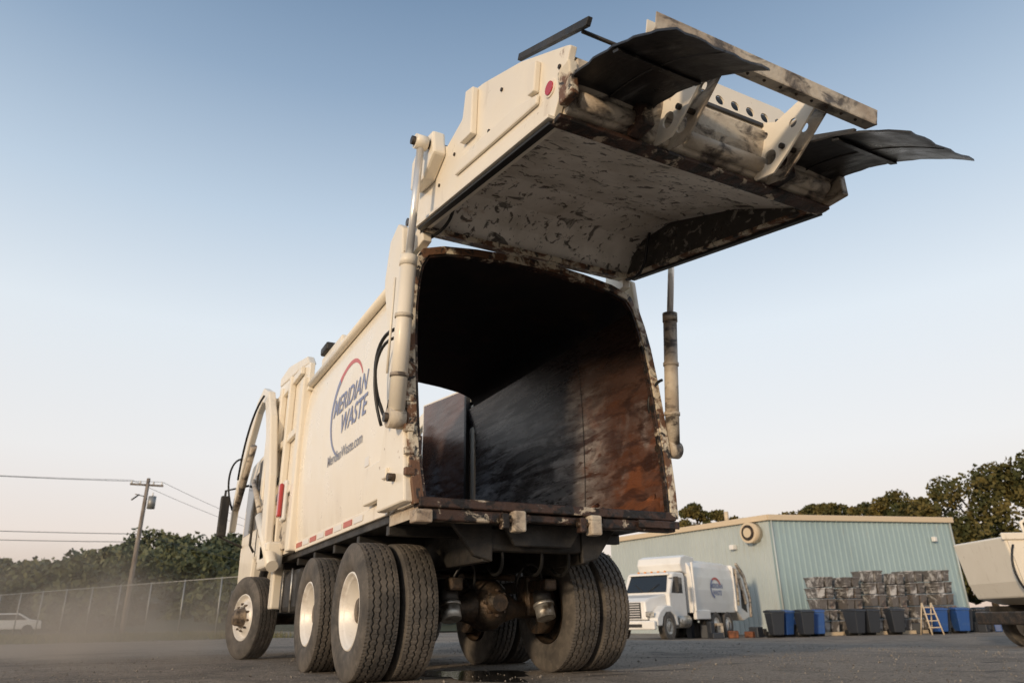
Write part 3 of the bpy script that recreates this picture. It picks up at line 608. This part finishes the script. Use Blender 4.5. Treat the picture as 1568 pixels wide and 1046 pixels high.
def clutter():
    E=empty('scrap_crate_row',(0,0,0))
    cols=[m_black,m_blue,m_dirty,m_dkcart,m_dkcart,m_rust,m_black]
    for i in range(46):
        a=random.uniform(-6.5,8) if i<34 else random.uniform(7.5,10);p=along(a,random.uniform(1.6,3.8));s=random.uniform(.12,.35);r=random.uniform(0,3)
        h=random.uniform(.2,.75);c,sn=math.cos(r)*s,math.sin(r)*s
        v=[(p.x+c,p.y+sn,-.4),(p.x-sn,p.y+c,-.4),(p.x-c,p.y-sn,-.4),(p.x+sn,p.y-c,-.4)];v+=[(x,y,-.4+h) for x,y,z in v]
        mk('crate',v,[(0,3,2,1),(4,5,6,7),(0,1,5,4),(1,2,6,5),(2,3,7,6),(3,0,4,7)],random.choice(cols),E,bevel=.03)
clutter()
# ------------------------------------------------------------ beige hopper trailer at the right edge
E=empty('refuse_trailer',(16.75,4.85,-.4),math.radians(62)-math.pi/2)
prism('hopper_side',[(-1.0,1.15),(-1.15,1.5),(-1.32,2.5),(-.9,2.55),(3.2,2.6),(3.2,1.0),(-.4,1.0)],-.2,1.9,'Y',m_paint,E,bevel=.04)
box('hopper_top_rail',-1.38,3.2,-.26,-.2,2.42,2.58,m_paint,E,bevel=.02)
prism('hopper_rib',[(-1.12,1.4),(-1.0,1.2),(-.92,1.2),(-1.18,2.4),(-1.26,2.4)],-.25,-.2,'Y',m_paint,E,bevel=.01)
box('trailer_frame',-1.0,3.0,-.1,.1,.72,.98,m_black,E,bevel=.02);box('trailer_frame_rear',-1.0,3.0,1.5,1.7,.72,.98,m_black,E,bevel=.02)
box('rear_bumper',-1.1,-.7,-.3,2.0,.55,.85,m_grease,E,bevel=.03);box('plate_holder',-1.05,-.75,-.33,-.31,.75,.93,m_dirty,E,bevel=.01)
for y in(-.05,1.75):
    for x in(-.05,1.35):
        t=bpy.data.objects.new('tyre',TY);bpy.context.collection.objects.link(t);t.parent=E;t.location=(x,y,.52);t.rotation_euler=(0,0,math.pi/2)
        o=lathe('rim',[(-.11,.30),(-.10,.25),(-.02,.24),(0,.1),(0,0)],m_rim,E,24);o.location=(x,y,.52);o.rotation_euler=(0,0,math.pi/2)
tube('hopper_hose',bez((-1.2,-.3,2.3),(-1.5,-.35,1.8),(-1.3,-.35,1.2),(-.9,-.3,1.1)),.025,m_rubber,E,8)
tube('hopper_pipe',[(-.5,.2,2.5),(-.55,.2,2.85),(-.3,.2,3.0)],.04,m_paint,E,8)
box('hopper_lid_bar',-.2,3.2,.1,.5,2.6,2.8,m_paint,E,bevel=.03)

# ------------------------------------------------------------ trees
def leafmat(name,c1,c2,c3,sc=.5):
    return M(name,c1,.75,0,[(c2,sc,.42,.6,.3),(c3,sc*3,.52,.68,.2,.8)],spec=.2)
m_leaf=leafmat('foliage_green',(.06,.065,.022),(.15,.115,.035),(.022,.03,.011),.5)
m_leaf2=leafmat('foliage_hill_hazed',(.085,.105,.065),(.15,.15,.08),(.055,.07,.05),.09)  # hill greens lightened so the distance haze sits in the leaf colour
m_leafd=leafmat('foliage_dark',(.055,.065,.03),(.10,.105,.045),(.025,.033,.018),.2)
m_bark=M('bark',(.09,.07,.05),.9,0,[((.04,.03,.02),10,.4,.6)],bump=.5)
def leaves(cs,n_each,size):
    V=[]
    for (x,y,z,r) in cs:
        n=n_each
        d=RNG.normal(size=(n,3));d/=np.linalg.norm(d,axis=1)[:,None]
        rad=r*(RNG.uniform(.15,1,n)**.45)[:,None]
        c=np.array([x,y,z])+d*rad*np.array([1,1,.8])
        a=RNG.normal(size=(n,3));a/=np.linalg.norm(a,axis=1)[:,None]
        b=np.cross(a,RNG.normal(size=(n,3)));b/=np.linalg.norm(b,axis=1)[:,None]
        s=(size*RNG.uniform(.5,1.2,n))[:,None]
        V.append(np.stack([c-a*s-b*s*.6,c+a*s-b*s*.6,c+a*s*.6+b*s*.7,c-a*s*.7+b*s*.6],1).reshape(-1,3))
    V=np.concatenate(V);F=np.arange(len(V)).reshape(-1,4)
    return V,F
def meshnp(name,V,F,mat,parent=None):
    me=bpy.data.meshes.new(name);me.from_pydata(V.tolist(),[],F.tolist());me.materials.append(mat)
    o=bpy.data.objects.new(name,me);bpy.context.collection.objects.link(o)
    if parent:o.parent=parent
    return o
def tree(name,x,y,h,r,seed):
    random.seed(seed);z0=gh(x)
    E=empty(name,(x,y,z0))
    tube('trunk',[(0,0,-.2),(.1,0,h*.3),(.05,.1,h*.6),(0,0,h*.85)],[.28,.2,.13,.05],m_bark,E,10)
    cs=[]
    for i in range(38):
        a=random.uniform(0,6.28);t=random.uniform(.30,1);rr=r*(1.2-abs(t-.58)*1.5)*random.uniform(.25,1.0)
        rr=max(rr,.2);c=(rr*math.cos(a),rr*math.sin(a),h*t-r*.2)
        cs.append((*c,random.uniform(.5,1.0)*r*.36))
        if i%2==0: tube('limb',[(0,0,h*max(.25,t-.25)),(c[0]*.5,c[1]*.5,h*(t-.12)),c],[.09,.06,.02],m_bark,E,6)
    V,F=leaves(cs,300,.11+.010*r)
    meshnp('crown',V,F,m_leaf,E)
for i,(x,y,h,r) in enumerate([(58.4,30.6,12.4,5.0),(61,26,13.6,5.6),(52.5,31.0,9.4,3.4),(49.9,40.8,11.3,2.8),(54.3,38.5,10.7,3.2),(56.7,37.2,11.0,3.1),(56.1,34.2,10.4,3.0),(42.1,45,10.2,2.6),(43.5,43.5,9.6,2.2),(46,44,9.3,2.2),(52.5,40,10.3,2.4)]):
    tree('deciduous_tree',x,y,h,r,i+10)
random.seed(22)
def ridge(t):
    return np.interp(t,[-140,-60,-40,-30,-21,-14,-5,2,10,20,40,60],[6,8,7.6,9.8,9.2,8.4,12.2,14.2,13.2,13.4,10,6])
hv=[];ts=list(range(-150,71,6));vs=list(range(-40,101,7))
for t in ts:
    for v_ in vs:
        s=1-abs(v_)/100 if v_>=0 else 1-abs(v_)/80
        hv.append((t,163-.54*t-v_,ridge(t)*max(s,0)**1.1-.3))
n=len(vs)
mk('hill',hv,[(i*n+j,i*n+j+1,(i+1)*n+j+1,(i+1)*n+j) for i in range(len(ts)-1) for j in range(n-1)],M('hill_floor',(.05,.06,.035),.9),None,smooth=True)
cs=[];cd=[]
for i in range(760):
    t=random.uniform(-90,62);v_=random.uniform(-8,98)
    s=max(1-max(v_,0)/100,0)
    z=ridge(t)*s**1.1;r=random.uniform(1.3,3.6)
    for k in range(3):
        (cd if v_>60 else cs).append((t+random.uniform(-1.8,1.8),163-.54*t-v_+random.uniform(-1.5,1.5),z+r*.6+random.uniform(-.4,1.8),r*random.uniform(.4,.8)))
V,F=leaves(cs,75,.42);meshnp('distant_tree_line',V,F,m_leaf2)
for i in range(60):
    t=random.uniform(-45,8);y=random.uniform(70,92);r=random.uniform(1.0,2.4)
    h=random.uniform(2,6.5) if t<-6 else random.uniform(1,3.5)
    for k in range(4): cd.append((t+random.uniform(-1.5,1.5),y,h*random.uniform(.2,1),r*random.uniform(.5,1)))
V,F=leaves(cd,90,.30);meshnp('woodland_edge',V,F,m_leafd)
def grass():
    n=16000;x=RNG.uniform(-26,4,n);y=RNG.uniform(21.6,46,n)
    h=RNG.uniform(.05,.22,n);a=RNG.uniform(0,6.28,n);w=.02
    V=np.zeros((n,3,3));V[:,0]=np.stack([x-w*np.cos(a),y-w*np.sin(a),0*x-.03],1);V[:,1]=np.stack([x+w*np.cos(a),y+w*np.sin(a),0*x-.03],1)
    V[:,2]=np.stack([x+RNG.uniform(-.06,.06,n),y+RNG.uniform(-.06,.06,n),h],1)
    meshnp('verge_grass',V.reshape(-1,3),np.arange(n*3).reshape(-1,3),M('grass_blade',(.09,.10,.04),.8,0,[((.17,.14,.07),.3,.45,.6)]))
grass()
# ------------------------------------------------------------ fence
m_galv=M('galvanised_steel',(.30,.30,.29),.5,.5)
m_link=bpy.data.materials.new('chain_link');m_link.use_nodes=True
nt=m_link.node_tree;N=nt.nodes;L=nt.links;b=N['Principled BSDF'];b.inputs['Base Color'].default_value=(.22,.22,.21,1);b.inputs['Roughness'].default_value=.6
tc=N.new('ShaderNodeTexCoord');sx=N.new('ShaderNodeSeparateXYZ');L.new(tc.outputs['Object'],sx.inputs[0])
outs=[]
for sgn in(1,-1):
    ad=N.new('ShaderNodeMath');ad.operation='MULTIPLY_ADD';ad.inputs[1].default_value=sgn;L.new(sx.outputs[2],ad.inputs[0]);L.new(sx.outputs[0],ad.inputs[2])
    mu=N.new('ShaderNodeMath');mu.operation='MULTIPLY';mu.inputs[1].default_value=11;L.new(ad.outputs[0],mu.inputs[0])
    fr=N.new('ShaderNodeMath');fr.operation='FRACT';L.new(mu.outputs[0],fr.inputs[0])
    lt=N.new('ShaderNodeMath');lt.operation='LESS_THAN';lt.inputs[1].default_value=.08;L.new(fr.outputs[0],lt.inputs[0]);outs.append(lt)
mx=N.new('ShaderNodeMath');mx.operation='MAXIMUM';L.new(outs[0].outputs[0],mx.inputs[0]);L.new(outs[1].outputs[0],mx.inputs[1]);L.new(mx.outputs[0],b.inputs['Alpha'])
fa=Vector((4.0,26.0));fb=Vector((-19.5,74));fd=(fb-fa);FL=fd.length;ang=math.atan2(fd.y,fd.x)
E=empty('chain_link_fence',(fa.x,fa.y,0),ang)
mk('mesh_panel',[(0,0,.03),(FL,0,.03),(FL,0,2.38),(0,0,2.38)],[(0,1,2,3)],m_link,E)
for k in range(int(FL/3)+1): tube('fence_post',[(k*3,.05,-.1),(k*3,.05,2.45)],.035,m_galv,E,8)
tube('top_rail',[(0,.05,2.4),(FL,.05,2.4)],.022,m_galv,E,6)
# ------------------------------------------------------------ utility pole + wires
m_wood=M('pole_wood',(.30,.26,.22),.9,0,[((.14,.11,.09),(8,8,1),.4,.6)],bump=.3);m_wire=M('wire',(.05,.05,.05),.6)
E=empty('utility_pole',(-2.1,48.8,0))
tube('pole',[(0,0,-.2),(.05,0,9.6)],[.17,.11],m_wood,E,12)
box('crossarm',-1.0,1.0,-.06,.06,9.1,9.22,m_wood,E)
for x in(-.9,-.4,.4,.9): tube('insulator',[(x,0,9.22),(x,0,9.42)],.05,m_white,E,8)
tube('transformer',[(.45,-.25,7.6),(.45,-.25,8.4)],.24,m_galv,E,16);tube('transformer_bushing',[(.45,-.25,8.4),(.45,-.25,8.65)],.05,m_white,E,8)
tube('cutout',[(-.35,-.1,8.5),(-.75,-.3,8.1)],.05,m_black,E,8);tube('cutout_arm',[(0,0,8.4),(-.6,-.2,8.5)],.03,m_wood,E,8)
def wire(a,b,sag,r=.014):
    a=Vector(a);b=Vector(b);pts=[]
    for i in range(17):
        t=i/16;p=a.lerp(b,t);p.z-=sag*4*t*(1-t);pts.append(p)
    tube('wire',pts,r,m_wire,E,5)
for x,z in((-.9,9.42),(.9,9.42)):
    wire((x,0,z),(x-45,-10,z+.2),1.0);wire((x,0,z),(x+24,38,z-.4),.8)
for z in(6.0,5.5): wire((0,0,z),(-45,-10,z),.5,.02)
wire((0,0,6.0),(24,38,5.8),.5,.02)
E2=empty('utility_pole',(22,87,0));tube('pole',[(0,0,-.2),(0,0,9.4)],[.17,.11],m_wood,E2,10);box('crossarm',-1,1,-.06,.06,8.9,9.02,m_wood,E2)
E=empty('parked_car',(-9.5,60,0),math.radians(10))
prism('car_body',[(-2.2,.35),(-2.25,.8),(-1.4,.95),(-.8,1.4),(.8,1.42),(1.5,1.0),(2.2,.9),(2.25,.35)],-.85,.85,'Y',m_white,E,bevel=.06)
prism('car_windows',[(-1.2,.95),(-.72,1.32),(.72,1.34),(1.3,.98)],-.86,.86,'Y',m_glass,E,bevel=.01)
for x in(-1.4,1.4): tube('car_wheels',[(x,-.88,.33),(x,.88,.33)],.33,m_rubber,E,16)
# ------------------------------------------------------------ kicked-up dust (real volume in the air)
dm=bpy.data.materials.new('dust_volume');dm.use_nodes=True;nt=dm.node_tree;N=nt.nodes;L=nt.links;N.clear()
out=N.new('ShaderNodeOutputMaterial');pv=N.new('ShaderNodeVolumePrincipled');pv.inputs['Color'].default_value=(.84,.72,.60,1);pv.inputs['Anisotropy'].default_value=.1
tc=N.new('ShaderNodeTexCoord');mp=N.new('ShaderNodeMapping');mp.inputs['Scale'].default_value=(.8,.5,1.3);L.new(tc.outputs['Object'],mp.inputs[0])
nz=N.new('ShaderNodeTexNoise');nz.inputs['Scale'].default_value=1;nz.inputs['Detail'].default_value=3;L.new(mp.outputs[0],nz.inputs['Vector'])
mr=N.new('ShaderNodeMapRange');mr.inputs[1].default_value=.35;mr.inputs[2].default_value=.70;L.new(nz.outputs['Fac'],mr.inputs[0])
vm=N.new('ShaderNodeVectorMath');vm.operation='MULTIPLY';vm.inputs[1].default_value=(1/3.2,1/6.5,1/1.7);L.new(tc.outputs['Object'],vm.inputs[0])
ln=N.new('ShaderNodeVectorMath');ln.operation='LENGTH';L.new(vm.outputs[0],ln.inputs[0])
fo=N.new('ShaderNodeMapRange');fo.inputs[1].default_value=1;fo.inputs[2].default_value=.1;L.new(ln.outputs['Value'],fo.inputs[0])
mu=N.new('ShaderNodeMath');mu.operation='MULTIPLY';L.new(mr.outputs[0],mu.inputs[0]);L.new(fo.outputs[0],mu.inputs[1])
m2=N.new('ShaderNodeMath');m2.operation='MULTIPLY';m2.inputs[1].default_value=.42;L.new(mu.outputs[0],m2.inputs[0]);L.new(m2.outputs[0],pv.inputs['Density']);L.new(pv.outputs[0],out.inputs['Volume'])
do=mk('dust_cloud',[(x,y,z) for z in(-.02,1.7) for x,y in((-3.2,-6.5),(3.2,-6.5),(3.2,6.5),(-3.2,6.5))],[(0,3,2,1),(4,5,6,7),(0,1,5,4),(1,2,6,5),(2,3,7,6),(3,0,4,7)],dm)
do.location=(-3.5,8.6,.03)

# ------------------------------------------------------------ world, sun, camera
w=bpy.data.worlds.new('World');S.world=w;w.use_nodes=True;nt=w.node_tree;N=nt.nodes;L=nt.links
SUN_EL=math.radians(12)
sun_dir=Vector((-.86,-.51,0)).normalized()
az=math.atan2(sun_dir.x,sun_dir.y)
sk=N.new('ShaderNodeTexSky');sk.sky_type='NISHITA';sk.sun_disc=False;sk.sun_elevation=SUN_EL;sk.sun_rotation=az;sk.air_density=1;sk.dust_density=1.5;sk.ozone_density=1.5
tc=N.new('ShaderNodeTexCoord');sx=N.new('ShaderNodeSeparateXYZ');L.new(tc.outputs['Generated'],sx.inputs[0])
cr_=N.new('ShaderNodeValToRGB');L.new(sx.outputs[2],cr_.inputs[0])
E_=cr_.color_ramp.elements
K=1/.15
def col(r,g,b_): return (r*K,g*K,b_*K,1)
E_[0].position=0;E_[0].color=col(.84,.64,.53);E_[1].position=1;E_[1].color=col(.30,.37,.48)
for p,c in((.08,(.90,.76,.68)),(.20,(.94,.91,.89)),(.36,(.85,.91,.96)),(.50,(.58,.70,.83)),(.64,(.32,.44,.60)),(.76,(.17,.27,.42)),(.88,(.28,.36,.48))):
    e_=E_.new(p);e_.color=col(*c)
mx=N.new('ShaderNodeMix');mx.data_type='RGBA';mx.inputs[0].default_value=.86;L.new(sk.outputs[0],mx.inputs[6]);L.new(cr_.outputs[0],mx.inputs[7])
bg=N['Background'];L.new(mx.outputs[2],bg.inputs[0]);bg.inputs[1].default_value=.15
sl=bpy.data.lights.new('sun','SUN');sl.energy=2.4;sl.angle=math.radians(5);sl.color=(1,.77,.52)
so=bpy.data.objects.new('sun',sl);bpy.context.collection.objects.link(so)
dv=Vector((sun_dir.x*math.cos(SUN_EL),sun_dir.y*math.cos(SUN_EL),math.sin(SUN_EL)));so.rotation_euler=dv.to_track_quat('Z','Y').to_euler()
y=math.radians(27.972);p=math.radians(21.26);r=math.radians(-.921)
Fh=Vector((math.sin(y),math.cos(y),0));R=Vector((math.cos(y),-math.sin(y),0));Z=Vector((0,0,1))
F=Fh*math.cos(p)+Z*math.sin(p);U=-Fh*math.sin(p)+Z*math.cos(p)
R,U=R*math.cos(r)+U*math.sin(r),-R*math.sin(r)+U*math.cos(r)
cam=bpy.data.cameras.new('camera');co=bpy.data.objects.new('camera',cam);bpy.context.collection.objects.link(co);S.camera=co
co.matrix_world=Matrix(((R[0],U[0],-F[0],-2.87),(R[1],U[1],-F[1],-4.734),(R[2],U[2],-F[2],.431),(0,0,0,1)))
cam.sensor_width=36;cam.lens=1095.4/1568*36;cam.clip_end=3000;cam.clip_start=.05
cam.dof.use_dof=True;cam.dof.focus_distance=5.6;cam.dof.aperture_fstop=2.2
S.view_settings.view_transform='Standard';S.view_settings.look='None';S.view_settings.exposure=0
